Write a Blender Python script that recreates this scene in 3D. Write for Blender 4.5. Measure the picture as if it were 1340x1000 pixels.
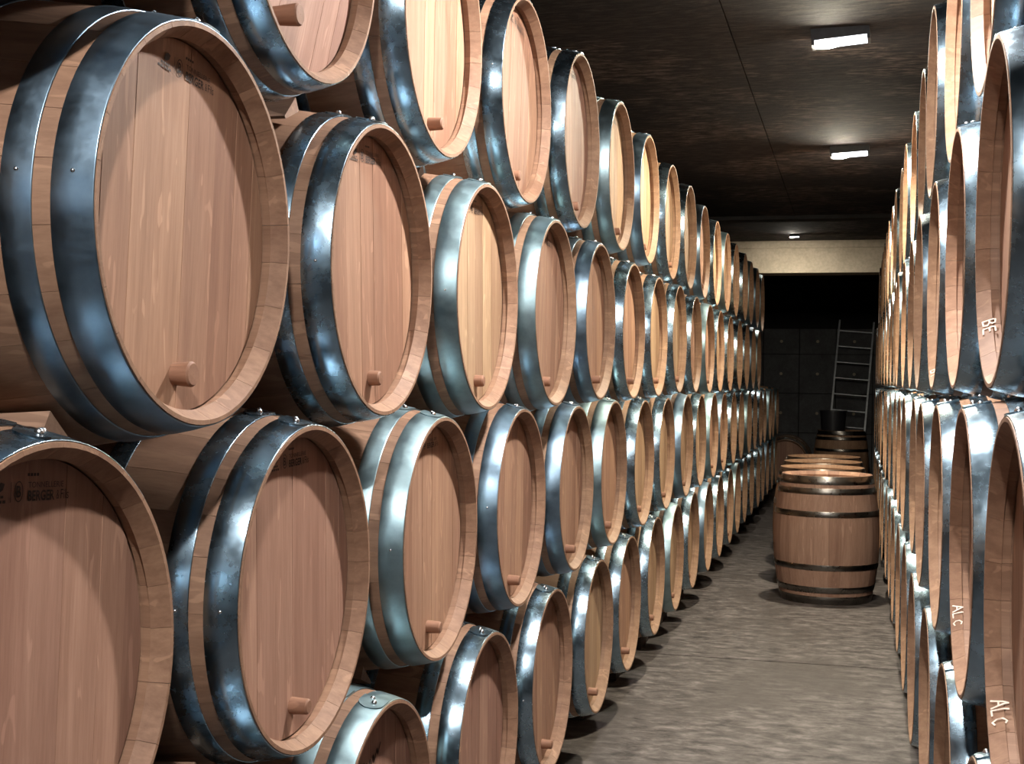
import bpy, math, random
from mathutils import Matrix, Vector
R = math.radians
rnd = random.Random(11)
sc = bpy.context.scene
col = sc.collection
for o in list(bpy.data.objects): bpy.data.objects.remove(o)

# ------------------------------------------------------------ camera, world, exposure
H = 1.433                                   # camera height above the floor
camd = bpy.data.cameras.new('camera'); cam = bpy.data.objects.new('camera', camd); col.objects.link(cam)
camd.sensor_fit = 'HORIZONTAL'; camd.sensor_width = 36.0; camd.lens = 1717.3 / 1340 * 36
camd.clip_start = .05; camd.clip_end = 80
rt = Vector((.967551, .252350, .012816)); up = Vector((-.012979, -.001017, .999915)); fw = Vector((-.252342, .967635, -.002291))
m = Matrix.Identity(4)
for i in range(3): m[i][0] = rt[i]; m[i][1] = up[i]; m[i][2] = -fw[i]
m[2][3] = H
cam.matrix_world = m
sc.camera = cam
w = bpy.data.worlds.new('world'); sc.world = w; w.use_nodes = True
w.node_tree.nodes['Background'].inputs[0].default_value = (.5, .6, .8, 1)
w.node_tree.nodes['Background'].inputs[1].default_value = .01
sc.view_settings.view_transform = 'Standard'; sc.view_settings.look = 'None'
sc.view_settings.exposure = 0.0; sc.view_settings.gamma = 1.0; sc.view_settings.use_curve_mapping = False
LAMP = 6200.0                               # radiance of the ceiling lamp bulbs
CEIL = H + 1.56

# ------------------------------------------------------------ materials
def nodes(name):
    ma = bpy.data.materials.new(name); ma.use_nodes = True
    nt = ma.node_tree; nt.nodes.clear()
    out = nt.nodes.new('ShaderNodeOutputMaterial'); b = nt.nodes.new('ShaderNodeBsdfPrincipled')
    nt.links.new(b.outputs[0], out.inputs[0])
    return ma, nt, b
def N(nt, kind, **kw):
    n = nt.nodes.new('ShaderNode' + kind)
    for k, v in kw.items():
        if k.startswith('i_'):
            n.inputs[k[2:].replace('_', ' ')].default_value = v
        else: setattr(n, k, v)
    return n
def L(nt, a, b): nt.links.new(a, b)
def math_(nt, op, a, b=None):
    n = N(nt, 'Math', operation=op)
    for i, v in enumerate((a, b)):
        if v is None: continue
        if isinstance(v, (int, float)): n.inputs[i].default_value = v
        else: L(nt, v, n.inputs[i])
    return n.outputs[0]
def ramp(nt, fac, stops, interp='LINEAR'):
    n = N(nt, 'ValToRGB'); n.color_ramp.interpolation = interp
    e = n.color_ramp.elements
    while len(e) < len(stops): e.new(.5)
    for el, (p, c) in zip(e, stops): el.position = p; el.color = (*c, 1) if len(c) == 3 else c
    L(nt, fac, n.inputs[0]); return n.outputs[0]
def mix(nt, fac, a, b, mode='MIX'):
    n = N(nt, 'Mix', data_type='RGBA', blend_type=mode)
    for s, v in ((0, fac), (6, a), (7, b)):
        if isinstance(v, (int, float)): n.inputs[s].default_value = v
        elif isinstance(v, tuple): n.inputs[s].default_value = (*v, 1)
        else: L(nt, v, n.inputs[s])
    return n.outputs[2]
def bump(nt, b, h, strength, dist):
    n = N(nt, 'Bump'); n.inputs['Strength'].default_value = strength; n.inputs['Distance'].default_value = dist
    L(nt, h, n.inputs['Height']); L(nt, n.outputs[0], b.inputs['Normal'])
def jitter_coord(nt, scale):
    """object coordinates, moved by a random amount for each object, stretched along the grain"""
    tc = N(nt, 'TexCoord'); oi = N(nt, 'ObjectInfo')
    off = math_(nt, 'MULTIPLY', oi.outputs['Random'], 4.3)
    c = N(nt, 'CombineXYZ'); L(nt, off, c.inputs[0]); L(nt, off, c.inputs[1]); L(nt, off, c.inputs[2])
    a = N(nt, 'VectorMath', operation='ADD'); L(nt, tc.outputs['Object'], a.inputs[0]); L(nt, c.outputs[0], a.inputs[1])
    mp = N(nt, 'Mapping'); mp.inputs['Scale'].default_value = scale; L(nt, a.outputs[0], mp.inputs[0])
    return tc, oi, mp.outputs[0]

def oak(name, light, dark, along, hue=0.0, rough=.62, angle_hash=False, tones=None):
    ma, nt, b = nodes(name)
    sc3 = (1.6, 26, 26) if along == 'x' else (26, 26, 1.6)
    tc, oi, vec = jitter_coord(nt, sc3)
    n1 = N(nt, 'TexNoise', i_Scale=1.6, i_Detail=6.0, i_Roughness=.6, i_Distortion=.25); L(nt, vec, n1.inputs['Vector'])
    n2 = N(nt, 'TexNoise', i_Scale=7.0, i_Detail=3.0, i_Roughness=.7); L(nt, vec, n2.inputs['Vector'])
    base = ramp(nt, n1.outputs[0], [(.28, dark), (.52, tuple((p+q)/2 for p, q in zip(light, dark))), (.74, light)])
    fine = ramp(nt, n2.outputs[0], [(.35, (.80, .76, .74)), (.6, (1, 1, 1))])
    c = mix(nt, .55, base, fine, 'MULTIPLY')
    # pale flecks of quarter-sawn oak
    tc2, oi2, v2 = jitter_coord(nt, (5, 30, 30) if along == 'x' else (30, 30, 7))
    nf = N(nt, 'TexNoise', i_Scale=1.25, i_Detail=1.5, i_Roughness=.4, i_Distortion=1.1); L(nt, v2, nf.inputs['Vector'])
    fl = ramp(nt, nf.outputs[0], [(.655, (0, 0, 0)), (.69, (1, 1, 1))])
    c = mix(nt, math_(nt, 'MULTIPLY', fl, .40), c, tuple(min(1, x*1.35) for x in light))
    # tone of each board or stave
    rv = oi.outputs['Random']
    if angle_hash:
        sp = N(nt, 'SeparateXYZ'); L(nt, tc.outputs['Object'], sp.inputs[0])
        an = math_(nt, 'ARCTAN2', sp.outputs[1], sp.outputs[2])
        idx = math_(nt, 'FLOOR', math_(nt, 'MULTIPLY', math_(nt, 'ADD', an, 3.1416), 26/6.2832))
        wn = N(nt, 'TexWhiteNoise', noise_dimensions='2D'); cc = N(nt, 'CombineXYZ')
        L(nt, idx, cc.inputs[0]); L(nt, math_(nt, 'MULTIPLY', rv, 50.0), cc.inputs[1]); L(nt, cc.outputs[0], wn.inputs['Vector'])
        rv2 = wn.outputs['Value']
    else:
        at = N(nt, 'Attribute', attribute_name='tone')
        rv2 = math_(nt, 'FRACT', math_(nt, 'ADD', at.outputs['Fac'], math_(nt, 'MULTIPLY', rv, 7.31)))
    if tones: tone = ramp(nt, rv2, tones)
    elif along == 'x': tone = ramp(nt, rv2, [(0, (.90, .87, .85)), (.5, (.98, .97, .96)), (1, (1.06, 1.06, 1.04))])
    else: tone = ramp(nt, rv2, [(0, (.76, .70, .68)), (.35, (.92, .88, .86)), (.7, (1.0, 1.0, .98)), (1, (1.14, 1.15, 1.10))])
    c = mix(nt, 1.0, c, tone, 'MULTIPLY')
    L(nt, c, b.inputs['Base Color'])
    b.inputs['Roughness'].default_value = rough; b.inputs['Specular IOR Level'].default_value = .3
    bump(nt, b, n2.outputs[0], .25, .0008)
    return ma
M = {}
HEAD_L, HEAD_D = (.385, .226, .150), (.255, .138, .089)
M['head'] = oak('oak_head', HEAD_L, HEAD_D, 'z')
M['head_pink'] = oak('oak_head_rosy', (.375, .218, .158), (.265, .143, .100), 'z')
M['head_pale'] = oak('oak_head_pale', (.43, .292, .182), (.31, .193, .116), 'z')
M['stave'] = oak('oak_stave', (.305, .180, .115), (.195, .106, .066), 'x')
M['stave_body'] = oak('oak_stave_body', (.315, .195, .122), (.205, .116, .070), 'x', angle_hash=True)
M['stave_dark'] = oak('oak_stave_weathered', (.36, .225, .165), (.245, .142, .104), 'x', tones=[(0, (.66, .60, .58)), (.45, (.90, .86, .84)), (.75, (1, 1, 1)), (1, (1.3, 1.3, 1.22))])
M['plug'] = oak('oak_plug', (.29, .155, .10), (.20, .10, .062), 'x')
M['timber'] = oak('dark_timber', (.06, .046, .04), (.03, .024, .022), 'x', rough=.8)
M['chock'] = oak('chock_wood', (.30, .19, .13), (.18, .105, .072), 'x', rough=.75)

def steel(name, tint, r0, r1, worn=.5):
    ma, nt, b = nodes(name)
    tc, oi, vec = jitter_coord(nt, (14, 14, 14))
    n1 = N(nt, 'TexNoise', i_Scale=1.4, i_Detail=6.0, i_Roughness=.62); L(nt, vec, n1.inputs['Vector'])
    vo = N(nt, 'TexVoronoi', i_Scale=9.0); L(nt, vec, vo.inputs['Vector'])
    n3 = N(nt, 'TexNoise', i_Scale=11.0, i_Detail=4.0, i_Roughness=.7); L(nt, vec, n3.inputs['Vector'])
    spot = ramp(nt, n3.outputs[0], [(.22, (.55, .56, .58)), (.31, (1, 1, 1))])
    c = ramp(nt, n1.outputs[0], [(.32, tuple(.78*x for x in tint)), (.55, tint), (.75, tuple(min(1, 1.15*x) for x in tint))])
    c = mix(nt, worn, c, spot, 'MULTIPLY')
    L(nt, c, b.inputs['Base Color']); b.inputs['Metallic'].default_value = 1
    f = math_(nt, 'ADD', math_(nt, 'MULTIPLY', n1.outputs[0], .85), math_(nt, 'MULTIPLY', vo.outputs['Distance'], .10))
    mr = N(nt, 'MapRange'); mr.inputs[1].default_value = .28; mr.inputs[2].default_value = .68
    mr.inputs[3].default_value = r0; mr.inputs[4].default_value = r1
    L(nt, f, mr.inputs[0]); L(nt, mr.outputs[0], b.inputs['Roughness'])
    bump(nt, b, n3.outputs[0], .05, .0003)
    return ma
M['steel'] = steel('galvanized_steel', (.28, .385, .465), .19, .33, .4)
M['steel_matte'] = steel('galvanized_steel_matte', (.30, .41, .445), .32, .52, .5)
M['steel_dark'] = steel('galvanized_steel_dark', (.21, .295, .375), .28, .46, .5)
M['hoop_old'] = steel('blackened_hoop', (.20, .185, .17), .24, .36, .4)
M['alu'] = steel('ladder_aluminium', (.62, .64, .68), .35, .5, .2)

def plain(name, c, rough=.6, metal=0.0):
    ma, nt, b = nodes(name)
    tc, oi, vec = jitter_coord(nt, (20, 20, 20))
    n1 = N(nt, 'TexNoise', i_Scale=2.0, i_Detail=4.0); L(nt, vec, n1.inputs['Vector'])
    L(nt, ramp(nt, n1.outputs[0], [(.3, tuple(.8*x for x in c)), (.7, tuple(min(1, 1.15*x) for x in c))]), b.inputs['Base Color'])
    b.inputs['Roughness'].default_value = rough; b.inputs['Metallic'].default_value = metal
    return ma
M['ink'] = plain('stamp_ink', (.028, .016, .012), .7)
M['chalk'] = plain('chalk', (.85, .72, .60), .9)
M['housing'] = plain('lamp_housing', (.025, .026, .03), .5)
M['tub'] = plain('black_plastic', (.02, .02, .024), .4)
M['rivet'] = plain('rivet_steel', (.75, .78, .80), .25, 1.0)

def concrete(name, stops, streak, blot=None, rough=.85, bmp=.5, spec=.3):
    ma, nt, b = nodes(name)
    tc = N(nt, 'TexCoord'); mp = N(nt, 'Mapping'); mp.inputs['Scale'].default_value = streak; L(nt, tc.outputs['Object'], mp.inputs[0])
    n1 = N(nt, 'TexNoise', i_Scale=1.0, i_Detail=9.0, i_Roughness=.66, i_Distortion=.35); L(nt, mp.outputs[0], n1.inputs['Vector'])
    n2 = N(nt, 'TexNoise', i_Scale=1.3, i_Detail=7.0, i_Roughness=.55); L(nt, tc.outputs['Object'], n2.inputs['Vector'])
    n3 = N(nt, 'TexNoise', i_Scale=38.0, i_Detail=3.0); L(nt, tc.outputs['Object'], n3.inputs['Vector'])
    c = ramp(nt, n1.outputs[0], stops)
    if blot: c = mix(nt, math_(nt, 'MULTIPLY', ramp(nt, n2.outputs[0], [(blot[0], (1, 1, 1)), (blot[1], (0, 0, 0))]), .75), c, blot[2])
    c = mix(nt, .35, c, ramp(nt, n3.outputs[0], [(.3, (.65, .65, .65)), (.7, (1.2, 1.2, 1.2))]), 'MULTIPLY')
    L(nt, c, b.inputs['Base Color']); b.inputs['Roughness'].default_value = rough; b.inputs['Specular IOR Level'].default_value = spec
    bump(nt, b, math_(nt, 'ADD', n1.outputs[0], math_(nt, 'MULTIPLY', n3.outputs[0], .25)), bmp, .01)
    return ma
M['floor'] = concrete('concrete_floor', [(.36, (.030, .025, .024)), (.46, (.072, .061, .058)), (.55, (.110, .095, .091)), (.68, (.185, .164, .158))],
                      (9.0, 15.0, 1), (.38, .50, (.060, .050, .046)), rough=.62, bmp=.5)
M['ceiling'] = concrete('board_marked_concrete', [(.38, (.006, .0055, .0068)), (.47, (.026, .020, .0195)), (.54, (.066, .049, .044)), (.66, (.14, .108, .098))],
                        (9.0, 26.0, 1), (.475, .545, (.007, .0068, .009)), rough=.9, bmp=.6)
M['wall'] = concrete('dark_concrete', [(.3, (.02, .018, .019)), (.7, (.045, .042, .042))], (2, 2, 2), rough=.9)
M['block'] = concrete('concrete_block', [(.3, (.10, .10, .105)), (.7, (.17, .17, .18))], (3, 3, 3), rough=.9)
M['lintel'] = concrete('pale_plaster', [(.25, (.40, .335, .245)), (.6, (.55, .47, .36)), (.9, (.60, .52, .41))], (3, 3, 3), rough=.85, bmp=.2)

def emitter(name, color, s):
    ma, nt, b = nodes(name)
    nt.nodes.remove(b); e = N(nt, 'Emission'); e.inputs[0].default_value = (*color, 1); e.inputs[1].default_value = s
    L(nt, e.outputs[0], nt.nodes['Material Output'].inputs[0]); return ma

# ------------------------------------------------------------ helpers
def mesh(name, v, f, mat=None, smooth=None, attr=None):
    me = bpy.data.meshes.new(name); me.from_pydata(v, [], f); me.validate(); me.update()
    if mat: me.materials.append(M[mat] if isinstance(mat, str) else mat)
    if smooth is not None:
        me.polygons.foreach_set('use_smooth', [True]*len(me.polygons)); me.set_sharp_from_angle(angle=R(smooth))
    if attr:
        a = me.attributes.new('tone', 'FLOAT', 'FACE'); a.data.foreach_set('value', attr)
    return me
def put(name, me, parent=None, loc=(0, 0, 0), rot=(0, 0, 0), label=None, cat=None, group=None, kind=None, mat=None):
    o = bpy.data.objects.new(name, me); col.objects.link(o)
    if parent: o.parent = parent
    o.location = loc; o.rotation_euler = rot
    if mat:
        o.material_slots[0].link = 'OBJECT'; o.material_slots[0].material = M[mat]
    tag(o, label, cat, group, kind); return o
def tag(o, label=None, cat=None, group=None, kind=None):
    for k, v in (('label', label), ('category', cat), ('group', group), ('kind', kind)):
        if v: o[k] = v
class MB:
    def __init__(s): s.v = []; s.f = []; s.t = []
    def box(s, x0, x1, y0, y1, z0, z1):
        n = len(s.v); s.v += [(x, y, z) for z in (z0, z1) for y in (y0, y1) for x in (x0, x1)]
        s.f += [[n+i for i in q] for q in ((0, 2, 3, 1), (4, 5, 7, 6), (0, 1, 5, 4), (2, 6, 7, 3), (0, 4, 6, 2), (1, 3, 7, 5))]; return s
    def rev(s, prof, a0, a1, n, closed_prof=True, caps=False):
        """revolve (x, r) points about the local X axis; angle 0 is +Z"""
        full = abs(a1-a0-2*math.pi) < 1e-6; k = n if full else n+1; b = len(s.v); p = len(prof)
        for i in range(k):
            a = a0+(a1-a0)*i/n; sa, ca = math.sin(a), math.cos(a)
            s.v += [(x, r*sa, r*ca) for x, r in prof]
        for i in range(n):
            j = (i+1) % k
            for q in range(p if closed_prof else p-1):
                q2 = (q+1) % p; s.f.append((b+i*p+q, b+i*p+q2, b+j*p+q2, b+j*p+q))
        if caps and not full:
            s.f.append(tuple(b+q for q in reversed(range(p)))); s.f.append(tuple(b+n*p+q for q in range(p)))
        return s
    def tube(s, p, q, r, n=8, r2=None):
        p, q = Vector(p), Vector(q); d = (q-p).normalized(); u = d.orthogonal().normalized(); w_ = d.cross(u); b = len(s.v)
        for c, rr in ((p, r), (q, r if r2 is None else r2)):
            s.v += [tuple(c+(u*math.cos(2*math.pi*i/n)+w_*math.sin(2*math.pi*i/n))*rr) for i in range(n)]
        s.f += [(b+i, b+(i+1) % n, b+n+(i+1) % n, b+n+i) for i in range(n)]
        s.f += [tuple(b+i for i in reversed(range(n))), tuple(b+n+i for i in range(n))]; return s
    def prism(s, pts, x0, x1):
        """polygon in (y, z) extruded along x"""
        b = len(s.v); n = len(pts)
        s.v += [(x0, y, z) for y, z in pts]+[(x1, y, z) for y, z in pts]
        s.f += [tuple(b+i for i in reversed(range(n))), tuple(b+n+i for i in range(n))]
        s.f += [(b+i, b+(i+1) % n, b+n+(i+1) % n, b+n+i) for i in range(n)]; return s
    def mesh(s, name, mat=None, smooth=None): return mesh(name, s.v, s.f, mat, smooth, s.t or None)

# ------------------------------------------------------------ the setting
X0, X1, Y0, Y1 = -2.05, 1.36, -5.0, 21.0
def struct(name, me, parent=None, **k): return put(name, me, parent, kind='structure', **k)
fl = struct('floor', MB().box(X0, X1, Y0, Y1, -.12, -.025).mesh('floor', 'wall'), label='grey brown stained concrete floor of the aisle', cat='floor')
put('slab', MB().box(X0, X1, Y0, 6.85, -.10, 0).mesh('slab', 'floor'), fl)
put('slab', MB().box(X0, X1, 6.866, Y1, -.10, 0).mesh('slab', 'floor'), fl)
ce = struct('ceiling', MB().box(X0, X1, Y0, Y1, CEIL+.012, CEIL+.1).mesh('ceiling', 'wall'), label='dark stained board-marked concrete ceiling', cat='ceiling')
put('slab', MB().box(X0, -.556, Y0, 12.55, CEIL, CEIL+.06).mesh('slab', 'ceiling'), ce)
put('slab', MB().box(-.55, X1, Y0, 12.55, CEIL, CEIL+.06).mesh('slab', 'ceiling'), ce)
put('slab', MB().box(X0, X1, 12.56, Y1, CEIL+.004, CEIL+.06).mesh('slab', 'ceiling'), ce)
struct('trim_1', MB().box(X0, X1, 12.50, 12.72, CEIL-.035, CEIL+.02).mesh('trim', 'wall'), label='shallow dark beam across the ceiling', cat='beam')
for n_, x0, x1, y0, y1 in (('wall_left', X0-.1, X0, Y0, Y1), ('wall_right', X1, X1+.1, Y0, Y1), ('wall_front', X0, X1, Y0-.1, Y0), ('wall_end', X0, X1, Y1, Y1+.1)):
    struct(n_, MB().box(x0, x1, y0, y1, 0, CEIL+.06).mesh(n_, 'wall'), label='dark bare cellar wall ' + {'wall_left': 'behind the left barrels', 'wall_right': 'behind the right barrels', 'wall_front': 'behind the camera', 'wall_end': 'beyond the block wall'}[n_], cat='wall')
struct('trim_2', MB().box(X0, X1, 14.80, 15.2, H+1.212, CEIL+.02).mesh('lintel', 'lintel'), label='pale plastered lintel above the dark opening at the aisle end', cat='lintel')
struct('trim_3', MB().box(X0, X1, 14.775, 14.80, CEIL-.075, CEIL+.01).mesh('batten', 'lintel'), label='narrow plaster band along the top of the pale lintel', cat='trim')
bw = struct('wall_back', MB().box(X0, X1, 19.42, 19.55, 0, 2.20).mesh('wall_back', 'wall'), label='wall of large grey concrete blocks behind the ladder', cat='wall')
zs = [0, .148, .713, 1.278, 1.843, 2.21]
blk = {}
for i in range(5):
    for k in range(-2, 4):
        x = -.768+.51*k; x2 = min(x+.51, X1)
        mb = MB().box(x+.006, x2-.006, 19.30, 19.43, zs[i]+.005, zs[i+1]-.005)
        bo = put('block', mb.mesh('block', 'block'), bw)
        if zs[i+1]-zs[i] > .3 and x2-x > .3:
            put('tie_hole', MB().tube((x+.255, 19.292, (zs[i]+zs[i+1])/2), (x+.255, 19.31, (zs[i]+zs[i+1])/2), .022, 10).mesh('tie_hole', 'lintel'), bo)

# ------------------------------------------------------------ barrel meshes (axis along local X, front head towards +X)
BL, RB, RE = .83, .3342, .2835
TH = .024
def ro(x): t = 2*x/BL; return RE+(RB-RE)*(1-abs(t)**2)
HEADX = BL/2-.040
def chime_r(d):                         # inner radius at distance d from the stave end
    return .2770-(d/.024)*.0150 if d < .024 else .2620
NP = 14
xs = [-BL/2+BL*i/NP for i in range(NP+1)]
prof_out = [(x, ro(x)) for x in xs]
prof_in = [(BL/2, .2770), (BL/2-.024, .2625), (BL/2-.0248, .2665), (BL/2-.038, .2660), (BL/2-.0385, .2685), (BL/2-.062, .2685), (BL/2-.063, .260), (BL/2-.13, .270), (0, RB-TH-.003), (-BL/2+.13, .270), (-BL/2+.04, .259), (-BL/2, .2765)]
prof = prof_out+prof_in
STW = {16: R(16), 13: R(13), 17: R(17)}
stave_me = {k: MB().rev(prof, -a/2+.0011, a/2-.0011, 3, caps=True).mesh('stave', 'stave', 40) for k, a in STW.items()}
body_hi = MB().rev(prof, 0, 2*math.pi, 72).mesh('staves', 'stave_body', 40)
prof_lo = [p for i, p in enumerate(prof_out) if i % 2 == 0]+prof_in[:8]+[(-BL/2, .27)]
body_lo = MB().rev(prof_lo, 0, 2*math.pi, 48).mesh('staves', 'stave_body', 40)

RH = .2645
def board_poly(y0, y1, r, n=9):
    y0c, y1c = max(y0, -r+1e-4), min(y1, r-1e-4)
    ys = [y0c+(y1c-y0c)*i/n for i in range(n+1)]
    top = [(y, math.sqrt(max(0, r*r-y*y))) for y in ys]
    return [(y, -z) for y, z in top]+[(y, z) for y, z in reversed(top)]
SETS = [[.052, .070, .060, .078, .082, .064, .058, .045], [.060, .085, .072, .066, .074, .090, .062], [.045, .058, .088, .062, .070, .081, .060, .045]]
board_me = []; head_me = []
for si, ws in enumerate(SETS):
    tot = sum(ws); y = -RH; lst = []; hm = MB()
    for i, w_ in enumerate(ws):
        y2 = y+w_*2*RH/tot; dx = ((i*37+si*11) % 5-2)*.00025
        b = MB().prism(board_poly(y+.0002, y2-.0002, RH), HEADX-.018, HEADX+dx); lst.append(b.mesh('head_board', 'head'))
        hm.prism(board_poly(y+.0002, y2-.0002, RH, 6), HEADX-.018, HEADX+dx)
        hm.t += [((i*0.618+si*.37) % 1.0)]*(len(hm.f)-len(hm.t)); y = y2
    board_me.append(lst); head_me.append(hm.mesh('head', 'head'))

def hoop_mesh(d0, d1, n, front=1):
    pts = [];  t = .0019
    for d in (d0, (d0+d1)/2, d1): x = BL/2-d; pts.append((front*x, ro(x)+.0006))
    e = front*.0012
    prof_h = pts+[(pts[2][0], pts[2][1]+t*.4), (pts[2][0]+e*.4, pts[2][1]+t*.85), (pts[2][0]+e, pts[2][1]+t), (pts[1][0], pts[1][1]+t+.0006),
                  (pts[0][0]-e, pts[0][1]+t), (pts[0][0]-e*.4, pts[0][1]+t*.85), (pts[0][0], pts[0][1]+t*.4)]
    if front < 0: prof_h.reverse()
    return MB().rev(prof_h, 0, 2*math.pi, n).mesh('hoop', 'steel', 50)
HP = {'head_hoop': (.0015, .054), 'quarter_hoop': (.077, .117), 'bilge_hoop': (.225, .262)}
hoops = {(k, f, n): hoop_mesh(*d, n, f) for k, d in HP.items() for f in (1, -1) for n in ((96, 56) if f > 0 else (56,))}
def lap_mesh(d0, d1):                    # riveted overlap of the hoop ends
    mb = MB(); rows = 9; n = 10; v = []
    for i in range(n+1):
        s_ = i/n; ang = -.055+.20*s_
        wdt = 1.0 if s_ < .55 else math.sqrt(max(.02, 1-((s_-.55)/.46)**2))
        for lv in (.0026, .0052):
            for e in (-1, 1):
                d = (d0+d1)/2+e*wdt*(d1-d0)/2*.985; x = BL/2-d; r = ro(x)+lv
                v.append((x, -r*math.sin(ang), r*math.cos(ang)))
    f = []
    for i in range(n):
        a = 4*i; b = a+4
        f += [(a+2, a+3, b+3, b+2), (a, b, b+1, a+1), (a, a+2, b+2, b), (a+1, b+1, b+3, a+3)]
    f += [(0, 1, 3, 2), (4*n, 4*n+2, 4*n+3, 4*n+1)]
    return mesh('lap', v, f, 'steel', 40)
laps = {k: lap_mesh(*d) for k, d in HP.items()}
def dome(r, n=10):
    v = [(0, 0, r*.8)]; f = []
    for j, (rr, z) in enumerate(((.6*r, .62*r), (r, 0), (r, -.4*r))):
        v += [(rr*math.cos(2*math.pi*i/n), rr*math.sin(2*math.pi*i/n), z) for i in range(n)]
    f += [(0, 1+i, 1+(i+1) % n) for i in range(n)]
    for j in range(2):
        f += [(1+j*n+i, 1+(j+1)*n+i, 1+(j+1)*n+(i+1) % n, 1+j*n+(i+1) % n) for i in range(n)]
    return mesh('rivet', v, f, 'rivet', 60)
rivet_me = dome(.0062); nail_me = dome(.0034, 8)
def plug_mesh(ln, r0, r1):
    return MB().rev([(HEADX-.004, r0*.98), (HEADX+ln*.15, r0), (HEADX+ln-.003, r1), (HEADX+ln, r1-.003), (HEADX+ln+.0005, .0005)], 0, 2*math.pi, 18, closed_prof=False).mesh('tap_plug', 'plug', 35)
plugs = [plug_mesh(.030, .0165, .0185), plug_mesh(.034, .0150, .0140), plug_mesh(.024, .0150, .0145), plug_mesh(.046, .0165, .0195)]

# lettering -------------------------------------------------------------------
def text_mesh(body, size, bold=.0):
    cu = bpy.data.curves.new('t', 'FONT'); cu.body = body; cu.size = size; cu.offset = bold; cu.resolution_u = 3
    o = bpy.data.objects.new('t', cu); col.objects.link(o)
    dg = bpy.context.evaluated_depsgraph_get(); dg.update()
    me = bpy.data.meshes.new_from_object(o.evaluated_get(dg)); bpy.data.objects.remove(o); bpy.data.curves.remove(cu)
    v = [tuple(p.co) for p in me.vertices]; f = [tuple(p.vertices) for p in me.polygons]; bpy.data.meshes.remove(me)
    return v, f
def fit_text(body, x0, x1, y0, y1, bold=0.0):
    v, f = text_mesh(body, 1.0, bold)
    ax, bx = min(p[0] for p in v), max(p[0] for p in v); ay, by = min(p[1] for p in v), max(p[1] for p in v)
    return [(x0+(p[0]-ax)/(bx-ax)*(x1-x0), y0+(p[1]-ay)/(by-ay)*(y1-y0)) for p in v], f
def stamp_mesh():
    V = []; F = []
    def add(v, f): n = len(V); V.extend(v); F.extend(tuple(n+i for i in q) for q in f)
    def bar(x0, x1, y0, y1): add([(x0, y0), (x1, y0), (x1, y1), (x0, y1)], [(0, 1, 2, 3)])
    def ring(cx, cy, rx, ry, t, n=28):
        v = []
        for i in range(n):
            a = 2*math.pi*i/n; v += [(cx+rx*math.cos(a), cy+ry*math.sin(a)), (cx+(rx-t)*math.cos(a), cy+(ry-t)*math.sin(a))]
        add(v, [(2*i, 2*((i+1) % n), 2*((i+1) % n)+1, 2*i+1) for i in range(n)])
    ring(-.028, .2235, .0085, .0125, .0014)
    add(*fit_text('B', -.0325, -.0235, .2165, .2305, .02))
    add(*fit_text('TONNELLERIE', -.010, .062, .2275, .2345))
    add(*fit_text('BERGER', -.010, .044, .2115, .2245, .025)); add(*fit_text('&', .048, .054, .2125, .2235)); add(*fit_text('Fils', .057, .074, .2125, .2245))
    bar(-.0435, -.0425, .211, .235)
    # small device and two rows of tiny marks left of the emblem
    for i in range(5): bar(-.088+.0075*i, -.0825+.0075*i, .2105, .2140)
    for i in range(4): bar(-.080+.0062*i, -.0755+.0062*i, .2165, .2195)
    add([(-.072, .224), (-.066, .222), (-.058, .226), (-.055, .233), (-.062, .235), (-.069, .231)], [(0, 1, 2, 3, 4, 5)])
    for i in range(4): bar(-.012+.006*i, -.0075+.006*i, .2415, .2450)
    return mesh('maker_stamp', [(HEADX+.0012, x, y) for x, y in V], F, 'ink')
stamp_me = stamp_mesh()
def scribble(pts, wd, name, mat, fn):
    V = []; F = []
    for s in pts:
        s2 = []
        for (ax, ay), (bx, by) in zip(s, s[1:]): s2 += [(ax+(bx-ax)*i/6, ay+(by-ay)*i/6) for i in range(6)]
        s2.append(s[-1])
        for (ax, ay), (bx, by) in zip(s2, s2[1:]):
            d = math.hypot(bx-ax, by-ay) or 1; nx, ny = -(by-ay)/d*wd/2, (bx-ax)/d*wd/2; ex, ey = (bx-ax)/d*wd*.3, (by-ay)/d*wd*.3
            n = len(V); V += [fn(ax-ex+nx, ay-ey+ny), fn(ax-ex-nx, ay-ey-ny), fn(bx+ex-nx, by+ey-ny), fn(bx+ex+nx, by+ey+ny)]; F.append((n, n+1, n+2, n+3))
    return mesh(name, V, F, mat)
# chalk letters as strokes in a unit cell (x right, y up)
GL = {'A': [[(0, 0), (.45, 1), (.95, 0)], [(.2, .42), (.75, .42)]], 'L': [[(.1, 1), (.1, 0), (.75, .03)]], 'C': [[(.85, .75), (.55, .85), (.2, .6), (.2, .25), (.5, .02), (.85, .15)]],
      'B': [[(.1, 0), (.12, 1), (.6, .95), (.75, .75), (.5, .52), (.12, .5)], [(.5, .52), (.85, .35), (.7, .05), (.1, 0)]],
      'E': [[(.8, .95), (.12, .92), (.1, .02), (.85, 0)], [(.12, .48), (.65, .5)]], 'I': [[(.4, 0), (.45, 1)]]}
def chalk_mesh(word, ang, adv, hgt, d0):
    """text running down the far side of the chime of a barrel of the right stack; letter tops towards the head"""
    def fn(a, d):                                # a: distance along the circumference, d: depth from the rim
        r = chime_r(d)-.0014; t = -math.pi/2-ang-a/.267
        return (BL/2-d, r*math.sin(t), r*math.cos(t))
    st = []
    for i, ch in enumerate(word):
        for s in GL[ch]: st.append([((i*1.12+x)*adv, d0+y*hgt) for x, y in s])
    return scribble(st, .0026, 'chalk_letters', 'chalk', fn)

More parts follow.
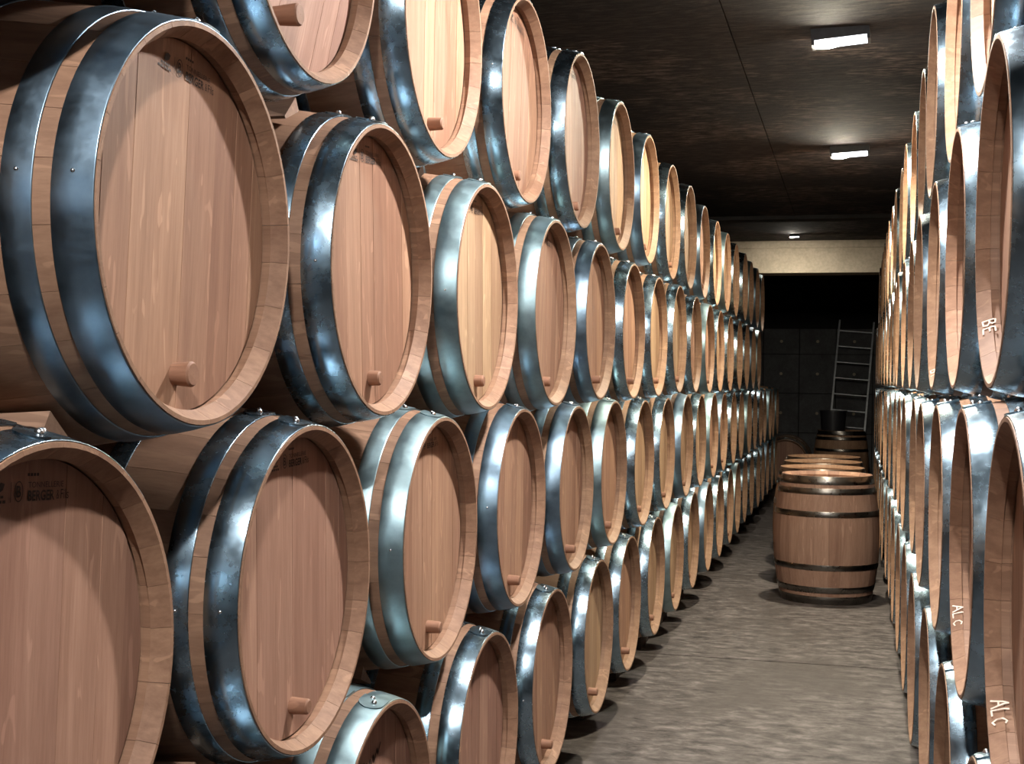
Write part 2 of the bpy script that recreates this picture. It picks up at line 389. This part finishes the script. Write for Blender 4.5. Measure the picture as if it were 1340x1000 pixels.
# ------------------------------------------------------------ barrel builder
def barrel(name, loc, rotz, label, lod='far', roll=0.0, scale=1.0, head='head', metal='steel', stand=False, seed=0, stamp=False, plug=0, group=None, rear=False, plug_ang=0.0, stave='stave', cat='barrel'):
    rg = random.Random(seed*7+3)
    root = bpy.data.objects.new(name, None); col.objects.link(root); root.empty_display_size = .2
    root.location = loc; root.rotation_euler = (0, 0, rotz); root.scale = (scale,)*3
    if stand: root.scale = (scale, scale, 1.0)
    tag(root, label, cat, group)
    off = (0, 0, BL/2) if stand else (0, 0, RB)
    ry = -math.pi/2 if stand else 0.0
    def part(n_, me, ang=0.0, parent=None, mat=None, lb=None):
        if parent: return put(n_, me, parent, mat=mat, label=lb)
        return put(n_, me, root, off, (roll+ang, ry, 0), mat=mat, label=lb)
    if lod == 'near':
        seq = [16]*8+[13]*10+[17]*6; rg.shuffle(seq); a = 0.0
        for wd in seq:
            o = part('stave', stave_me[wd], -(a+R(wd)/2), mat=None if stave == 'stave' else stave); a += R(wd)
        st = seed % 3
        for me in board_me[st]: part('head_board', me, mat=None if head == 'head' else head)
    else:
        part('staves', body_hi if lod == 'mid' else body_lo)
        part('head', head_me[seed % 3], mat=None if head == 'head' else head)
    nseg = 96 if lod == 'near' else 56
    for k in HP:
        h = part(k, hoops[(k, 1, nseg)], mat=None if metal == 'steel' else metal)
        if rear or stand: part(k, hoops[(k, -1, 56)], mat=None if metal == 'steel' else metal)
        if lod in ('near', 'mid') and k != 'bilge_hoop':
            part('lap', laps[k], parent=h, mat=None if metal == 'steel' else metal)
            d = sum(HP[k])/2; x = BL/2-d; r = ro(x)+.0055
            for q, an in enumerate((-.018, .062)):
                put('rivet', rivet_me, h, (x+(.006 if q else -.006), -r*math.sin(an), r*math.cos(an)), (an, 0, 0))
            if lod == 'near':
                an = -1.52
                for sgn in (1, -1):
                    put('nail', nail_me, h, (x, sgn*(r-.003)*math.sin(an), (r-.003)*math.cos(an)), (-sgn*an, 0, 0))
    if plug is not None and not stand:
        o = put('tap_plug', plugs[plug], root, (off[0], off[1]+.212*math.sin(roll+plug_ang)*1.0, off[2]-.212*math.cos(roll+plug_ang)), (rg.uniform(0, 6), 0, 0))
    if stamp: part('maker_stamp', stamp_me, lb='dark ink maker stamp with oval emblem and lettering')
    return root

ORD = 'first second third fourth fifth sixth seventh eighth ninth tenth eleventh twelfth thirteenth fourteenth fifteenth sixteenth seventeenth eighteenth nineteenth twentieth twenty-first twenty-second'.split()
ROWN = {3: 'top row', 2: 'second row down', 1: 'third row down', 0: 'bottom row'}
XL = [.9047, .9117, .9027, .8998]; XR = [.1979, .2053, .207, .2236]
YL, YR, SL, SR = 1.7389, 2.3001, .7563, .7575
DL = [.0334, .0113, -.022, -.0228]; DR = [.0106, .0549, -.0448, -.0207]
ZL, HL, ZR, HR = -.9466, .5807, -.9088, .5849
# measured small offsets of single barrels: dx, dy, dz, scale-1
FIX = {('L', 2, -1): (-.012, -.03, 0, -.01), ('L', 2, 0): (-.0013, -.0026, -.0029, .0077), ('L', 2, 1): (-.0016, -.0033, -.0046, .0139), ('L', 2, 2): (.0001, -.0004, -.0073, .0079), ('L', 2, 3): (.0063, .0009, -.0121, .0099),
 ('L', 2, 4): (.0039, .0005, -.0013, .0009), ('L', 2, 5): (.002, .0009, -.0069, .0001), ('L', 2, 6): (-.0019, .0004, -.0042, -.0017), ('L', 2, 7): (.001, -.0012, .009, .0049),
 ('L', 1, -.5): (-.003, -.0008, .0023, .0022), ('L', 1, .5): (.0009, .0019, -.0003, -.0056), ('L', 1, 1.5): (.0008, .0041, -.0033, -.0215), ('L', 1, 2.5): (.0004, .0035, .0035, -.013),
 ('L', 1, 3.5): (.0022, .0015, -.0044, -.0145), ('L', 1, 4.5): (-.004, -.0007, -.0011, -.0003), ('L', 1, 5.5): (-.0014, -.0007, -.0059, -.0039),
 ('L', 0, 2): (.0042, -.0003, -.0007, .0023), ('L', 0, 3): (0, .002, 0, -.008), ('L', 0, 4): (.0031, .0006, -.003, -.0126), ('L', 0, 5): (-.0072, -.0023, -.0035, -.0014), ('L', 0, 6): (-.0059, .0027, .0055, -.0092),
 ('L', 3, .5): (-.002, .006, -.004, -.01), ('L', 3, 1.5): (-.0054, -.0023, -.0025, .0121), ('L', 3, 2.5): (-.0033, .004, -.0085, .0031), ('L', 3, 3.5): (.0036, -.0083, .0104, .0214),
 ('L', 3, 4.5): (.0061, -.0042, .0069, .0141), ('L', 3, 5.5): (.0025, -.0071, .0186, .0017), ('L', 3, 6.5): (.0043, -.003, .0071, .0095), ('L', 3, 7.5): (.0022, -.0048, .0119, .0146),
 ('R', 2, 0): (.0043, -.0018, .0081, -.0039), ('R', 2, 1): (.0005, .0009, .0023, -.0064), ('R', 2, 2): (-.0022, .001, -.0031, -.0016), ('R', 2, 3): (-.0075, -.0006, -.0018, .0074),
 ('R', 2, 4): (-.0002, .0016, -.007, -.0053), ('R', 2, 5): (-.0003, .0018, -.0074, -.0085), ('R', 1, -.5): (.0027, 0, .0034, .0038), ('R', 1, .5): (0, .002, .0042, -.0025),
 ('R', 1, 1.5): (-.0042, .0006, -.0027, -.0057), ('R', 1, 2.5): (-.0065, -.0001, -.0079, -.0089), ('R', 3, .5): (.0047, .0007, -.0016, .0017), ('R', 3, 1.5): (.0007, .003, -.0067, .0077),
 ('R', 3, 2.5): (-.0087, -.0037, .0058, .0043), ('R', 0, 3): (-.0037, .0012, -.0058, -.012)}
ROWS = {('L', 3): [-1.5+i for i in range(18)], ('L', 2): [-2+i for i in range(18)], ('L', 1): [-1.5+i for i in range(22)], ('L', 0): [0+i for i in range(20)],
        ('R', 3): [-.5+i for i in range(16)], ('R', 2): [-1+i for i in range(17)], ('R', 1): [-.5+i for i in range(16)], ('R', 0): [0+i for i in range(16)]}
NEAR = {('L', 2): (-.1, 2.1), ('L', 3): (.4, 2.6), ('L', 1): (-.6, 2.6), ('L', 0): (.9, 3.1), ('R', 2): (-1.1, 1.1), ('R', 1): (-.6, .6), ('R', 0): (9, 9), ('R', 3): (.4, .6)}
FIRST = {('L', 2): 0, ('L', 3): .5, ('L', 1): -.5, ('L', 0): 1, ('R', 2): -1, ('R', 3): .5, ('R', 1): -.5, ('R', 0): 0}
HAND = {('L', 2, 0): 'largest oak barrel at upper left, stubby round plug low on its stamped head',
        ('L', 1, -.5): 'oak barrel cut off at the lower left corner, stamped head in half shadow',
        ('L', 1, .5): 'oak barrel right of the lower left corner barrel, shiny hoop, peg in head',
        ('L', 1, 1.5): 'oak barrel with dull greenish scratched hoop, below the two big stamped barrels',
        ('L', 0, 1): 'oak barrel cut off at bottom edge with dark scribble on its head',
        ('L', 3, .5): 'oak barrel cut off by the top edge, plug pointing aside, nearest in top row'}
OUT = {('L', 3, -1.5): 'oak barrel out of view in the top row beside the camera', ('L', 2, -2): 'oak barrel out of view in the second row beside the camera', ('L', 1, -1.5): 'oak barrel out of view in the third row beside the camera', ('R', 3, -.5): 'oak barrel out of view in the top row right of the camera', ('L', 3, -.5): 'oak barrel in the dark above the largest upper left barrel', ('L', 2, -1): 'oak barrel out of view left of the largest barrel', ('L', 0, 0): 'oak barrel out of view under the lower left corner barrel'}
HEADS = {('L', 2, 0): 'head', ('L', 2, 1): 'head', ('L', 2, 2): 'head_pale', ('L', 1, -.5): 'head_pink', ('L', 1, .5): 'head_pink', ('L', 1, 1.5): 'head', ('L', 3, .5): 'head_pink', ('L', 3, 1.5): 'head', ('L', 3, 2.5): 'head', ('L', 3, 3.5): 'head_pink',
         ('L', 0, 1): 'head_pink', ('L', 0, 2): 'head_pink', ('L', 1, 2.5): 'head', ('L', 3, 4.5): 'head_pale', ('L', 3, 5.5): 'head_pale', ('L', 3, 6.5): 'head_pale', ('L', 3, 9.5): 'head_pale', ('L', 3, 10.5): 'head_pale'}
METAL = {('L', 2, 1): 'steel', ('L', 3, .5): 'steel', ('L', 3, 1.5): 'steel', ('L', 1, 1.5): 'steel_matte', ('L', 2, 0): 'steel_dark', ('L', 2, 3): 'steel_matte', ('L', 0, 1): 'steel_matte', ('L', 2, 2): 'steel_matte', ('L', 1, 4.5): 'steel_matte', ('L', 3, 2.5): 'steel', ('L', 3, 8.5): 'steel_dark'}
ROLL = {('L', 3, .5): R(-24), ('L', 2, 0): R(-4), ('L', 1, .5): R(2), ('L', 1, -.5): R(-3), ('L', 2, 1): R(4), ('L', 2, 2): R(3)}
STAMPS = {('L', 2, 0), ('L', 2, 1), ('L', 2, 2), ('L', 1, -.5), ('L', 1, .5), ('L', 1, 1.5), ('L', 3, 2.5), ('L', 3, 3.5), ('L', 3, 4.5), ('L', 3, 5.5), ('L', 2, 3)}
PLUG = {('L', 2, 0): 0, ('L', 3, .5): 3, ('L', 1, .5): 1, ('L', 2, 1): 2}
C = {}; B = {}; P = {}
seed = 0
for (side, row), idxs in ROWS.items():
    for ix in idxs:
        seed += 1; key = (side, row, ix); rg = random.Random(seed)
        dx, dy, dz, ds = FIX.get(key, (rg.uniform(-.006, .006), rg.uniform(-.004, .004), rg.uniform(-.004, .003), rg.uniform(-.012, .002)))
        s = 1+ds
        if side == 'L': p = [-XL[row]+dx-BL/2*s, YL+ix*SL+DL[row]+dy, ZL+HL*row+dz, s, seed]
        else: p = [XR[row]+dx+BL/2*s, YR+ix*SR+DR[row]+dy, ZR+HR*row+dz, s, seed]
        if side == 'L' and row >= 2 and p[1] > 13.75: continue
        P[key] = p
pairs = [(a, b) for a in P for b in P if a < b and a[0] == b[0] and abs(P[a][1]-P[b][1]) < .75 and abs(P[a][2]-P[b][2]) < .75]
for it in range(150):                    # barrels rest on each other without sinking in
    for a, b in pairs:
        A, Bq = P[a], P[b]; dy, dz = Bq[1]-A[1], Bq[2]-A[2]; d = math.hypot(dy, dz); need = (RB+.0016)*(A[3]+Bq[3])
        if d < need:
            k = .25*(need-d)/d; A[1] -= dy*k; A[2] -= dz*k; Bq[1] += dy*k; Bq[2] += dz*k
for key, p in P.items():
    side, row, ix = key; s = p[3]; rg = random.Random(p[4]+500)
    z = H+p[2]
    lo, hi = NEAR[(side, row)]
    lod = 'near' if lo < ix < hi else ('mid' if p[1] < 6.4 else 'far')
    n = int(round(ix-FIRST[(side, row)]))
    sd = 'left' if side == 'L' else 'right'
    lb = HAND.get(key) or OUT.get(key) or 'oak barrel, %s from the camera, in the %s of the %s stack' % (ORD[n], ROWN[row], sd)
    C[key] = (p[0], p[1], z, s)
    B[key] = barrel('oak_barrel', (p[0], p[1], z-RB*s), 0 if side == 'L' else math.pi, lb, lod, ROLL.get(key, R(rg.uniform(-7, 7))), s,
           HEADS.get(key, rg.choice(['head', 'head', 'head_pale', 'head_pink']) if p[1] < 5 else rg.choice(['head', 'head_pale', 'head_pale'])),
           METAL.get(key, rg.choice(['steel', 'steel', 'steel', 'steel_dark', 'steel_matte']) if side == 'L' and key not in HAND else 'steel'),
           seed=p[4], stamp=key in STAMPS, plug=(PLUG.get(key, rg.choice([1, 2])) if side == 'L' else None),
           group='oak barrels lying in the %s stack' % sd)
# chalk letters on the chimes of the right stack, pen scribble on one head of the left
for key, word, ang, adv, hg, d0 in ((('R', 2, 0), 'BE', .66, .016, .021, .008), (('R', 1, -.5), 'ALC', .66, .0135, .025, .006), (('R', 1, .5), 'ALC', .56, .015, .020, .005), (('R', 2, 2), 'BI', 1.0, .022, .022, .005)):
    b = B[key]; rl = [c for c in b.children if c.name.startswith('quarter_hoop')][0].rotation_euler[0]
    put('chalk_letters', chalk_mesh(word, ang, adv, hg, d0), b, (0, 0, RB), (0, 0, 0), label='pale chalk letters')
put('pen_scribble', scribble([[(-.055, .135), (-.045, .17), (-.05, .13), (-.03, .165), (-.025, .145), (-.01, .168), (-.008, .15), (.008, .172), (.012, .158), (.03, .18), (.034, .168), (.05, .188)]], .004, 'pen_scribble', 'ink', lambda a, b_: (HEADX+.0012, a, b_)), B[('L', 0, 1)], (0, 0, RB), label='dark pen scribble')

# ------------------------------------------------------------ chocks wedged between barrels, blocks under the bottom rows
def wedge(ka, kc):
    ax, ay, az, _ = C[ka]; cx, cy, cz, _ = C[kc]
    d = Vector((0, ay-cy, az-cz)).normalized(); t = Vector((0, -d.z, d.y)) if ay > cy else Vector((0, d.z, -d.y))
    if t.z < 0: t = -t
    mid = Vector((-.905, (ay+cy)/2, (az+cz)/2))
    v = []
    for dx, k in ((.125, 1.0), (.225, .5)):
        for tt, ww in ((-.038, -.003), (-.038, .003), (.026, .0145), (.026, -.0145)):
            v.append(mid+t*tt+d*ww*k+Vector((-dx, 0, 0)))
    base = sum(v, Vector())/8; base.z = min(p.z for p in v)
    f = [(0, 1, 2, 3), (7, 6, 5, 4), (0, 4, 5, 1), (1, 5, 6, 2), (2, 6, 7, 3), (3, 7, 4, 0)]
    def nm(k):
        n = int(round(k[2]-FIRST[('L', k[1])])); return ORD[n] if n >= 0 else 'hidden'
    put('wooden_wedge', mesh('wooden_wedge', [tuple(p-base) for p in v], f, 'chock'), None, base, cat='wedge', group='wooden wedges between the barrels',
        label='wooden wedge between the %s barrel of left %s and the %s barrel below' % (nm(ka), ROWN[ka[1]], nm(kc)))
for ka, kc in (((2, 0), (1, -.5)), ((3, .5), (2, 1)), ((3, 1.5), (2, 2)), ((2, 2), (1, 2.5)), ((1, .5), (0, 0)), ((1, 1.5), (0, 1))):
    wedge(('L',)+ka, ('L',)+kc)
for (side, row), idxs in ROWS.items():
    if row: continue
    for ix in idxs:
        key = (side, 0, ix); cx, cy, cz, s = C[key]
        if cy > 12.5 or (side == 'L' and ix < 1) : pass
        n = int(round(ix-FIRST[(side, row)])); top = cz-RB*s
        root = bpy.data.objects.new('timber_support', None); col.objects.link(root)
        sg = 1 if side == 'L' else -1
        root.location = (cx, cy, 0)
        tag(root, ('dark timber support under the %s bottom barrel of the %s stack' % (ORD[n], 'left' if side == 'L' else 'right')) if n >= 0 else 'dark timber support out of view at the near end of left stack', 'support', 'timber supports under the barrels')
        hh = top+.012
        for fx in (.19, -.19):
            r_ = ro(.135)*s; zc = cz
            def zt(y): return min(zc-math.sqrt(max(0, (r_+.003)**2-y*y)), top+.07)
            ys = [-.13+.26*i/8 for i in range(9)]
            put('block', MB().prism([(-.13, 0), (.13, 0)]+[(y, zt(y)-.004) for y in reversed(ys)], sg*fx-.05, sg*fx+.05).mesh('block', 'timber'), root)

# ------------------------------------------------------------ standing barrels in the aisle
def stand(px, py, label, lod, seed, z=0, metal='hoop_old', head='head_pale', stave='stave_dark'):
    return barrel('oak_barrel', (px, py, z), 0, label, lod, R(seed*13), 1.03, head, metal, stand=True, seed=seed, plug=None, group='oak barrels standing in the aisle', stave=stave)
stand(-.168, 8.985, 'oak barrel standing upright with dark hoops, frontmost in the aisle', 'near', 301)
stand(-.215, 9.69, 'oak barrel standing in the aisle, directly behind the frontmost upright barrel', 'mid', 302)
stand(-.225, 10.40, 'oak barrel standing in the aisle, third in the upright line', 'mid', 303)
stand(-.235, 11.10, 'oak barrel standing in the aisle, last of the upright line', 'mid', 304)
stand(-.152, 17.32, 'dim oak barrel standing at the aisle end below the ladder', 'mid', 305)
fb = barrel('oak_barrel', (-.873, 18.28, .055), -math.pi/2, 'dim oak barrel lying at the aisle end, reddish head facing the camera', 'mid', 0, 1.0, 'head_pink', 'hoop_old', seed=306, plug=None, group='oak barrels lying at the aisle end')
tr = bpy.data.objects.new('timber_support', None); col.objects.link(tr); tr.location = (-.873, 18.28, 0)
tag(tr, 'dark timber support under the reddish lying barrel at aisle end', 'support', 'timber supports under the barrels')
for y in (-.2, .2): put('block', MB().box(-.14, .14, y-.05, y+.05, 0, .056).mesh('block', 'timber'), tr)
# dark tub standing on the barrel below the ladder
tb = bpy.data.objects.new('plastic_tub', None); col.objects.link(tb); tb.location = (-.255, 17.31, (BL-.040)+.003)
tag(tb, 'dark tub standing on the dim barrel below the ladder', 'tub')
mb = MB(); n = 24
def ringv(r, z): return [(r*math.cos(2*math.pi*i/n), r*math.sin(2*math.pi*i/n), z) for i in range(n)]
lev = [(.001, 0), (.145, 0), (.165, .29), (.155, .29), (.138, .012), (.001, .012)]
for r, z in lev: mb.v += ringv(r, z)
for j in range(len(lev)-1): mb.f += [(j*n+i, j*n+(i+1) % n, (j+1)*n+(i+1) % n, (j+1)*n+i) for i in range(n)]
put('tub_body', mb.mesh('tub_body', 'tub', 40), tb)
mb = MB()
for r, z in ((.166, .29), (.176, .29), (.176, .27), (.164, .27)): mb.v += ringv(r, z)
for j in range(4): k = (j+1) % 4; mb.f += [(j*n+i, k*n+i, k*n+(i+1) % n, j*n+(i+1) % n) for i in range(n)]
put('tub_rim', mb.mesh('tub_rim', 'tub', 40), tb)

# ------------------------------------------------------------ ladder leaning on the block wall
ld = bpy.data.objects.new('ladder', None); col.objects.link(ld); ld.location = (-.145, 18.60, 0)
ld.rotation_euler = (R(-15.2), R(4.2), 0)
tag(ld, 'aluminium ladder leaning against the dark block wall', 'ladder')
for sx in (-.235, .235):
    put('rail', MB().box(sx-.012, sx+.012, -.03, .03, 0, 2.40).mesh('rail', 'alu'), ld)
rung = MB().tube((-.235, 0, 0), (.235, 0, 0), .013, 10).mesh('rung', 'alu', 40)
for i in range(10): put('rung', rung, ld, (0, 0, .16+.232*i))

# ------------------------------------------------------------ ceiling lamps
def ellipsoid(rx, ry, rz, cx, cz, nu=16, nv=8):
    v = [(cx, 0, cz+rz)]; f = []
    for j in range(1, nv):
        t = math.pi*j/nv; v += [(cx+rx*math.sin(t)*math.cos(2*math.pi*i/nu), ry*math.sin(t)*math.sin(2*math.pi*i/nu), cz+rz*math.cos(t)) for i in range(nu)]
    v.append((cx, 0, cz-rz)); e = len(v)-1
    f += [(0, 1+i, 1+(i+1) % nu) for i in range(nu)]
    for j in range(nv-2): f += [(1+j*nu+i, 1+(j+1)*nu+i, 1+(j+1)*nu+(i+1) % nu, 1+j*nu+(i+1) % nu) for i in range(nu)]
    f += [(e, 1+(nv-2)*nu+(i+1) % nu, 1+(nv-2)*nu+i) for i in range(nu)]
    return v, f
def lamp(x, y, label, color, s, tilt=0.0, size=1.0, dim=5.0):
    r_ = bpy.data.objects.new('ceiling_lamp', None); col.objects.link(r_); r_.location = (x, y, CEIL); r_.rotation_euler = (0, R(tilt), R(-2)); r_.scale = (size,)*3
    tag(r_, label, 'lamp', 'ceiling lamps along the aisle')
    put('housing', MB().box(-.125, .125, -.052, .052, -.044, .012).mesh('housing', 'housing'), r_)
    for x0 in (-.125, .113): put('end_cap', MB().box(x0, x0+.012, -.052, .052, -.064, -.044).mesh('end_cap', 'housing'), r_)
    pts = [(-.044, -.044), (.044, -.044), (.034, -.064), (-.034, -.064)]
    put('lens', MB().prism(pts, -.112, .112).mesh('lens', emitter('lens_glow', (.9, .93, 1), dim)), r_, label='glowing white lens')
    put('bulb', mesh('bulb', *ellipsoid(.052, .036, .009, -.060, -.063), emitter('bulb_glow', color, s), 60), r_, label='glaring bulb')
NEUT, WARM = (1.0, .97, .94), (1.0, .91, .71)
lamp(-.08, 5.97, 'bright ceiling lamp nearer the camera', WARM, LAMP, -4)
lamp(-.05, 8.93, 'smaller ceiling lamp farther along the aisle', WARM, LAMP, -3)
lamp(-.63, 14.15, 'small ceiling lamp in front of the pale lintel', (1, .92, .78), LAMP*.9, 0, .42)
for y, t in ((3.03, 'just ahead of'), (.10, 'right above')): lamp(-.08, y, 'ceiling lamp out of view %s the camera' % t, NEUT, LAMP)
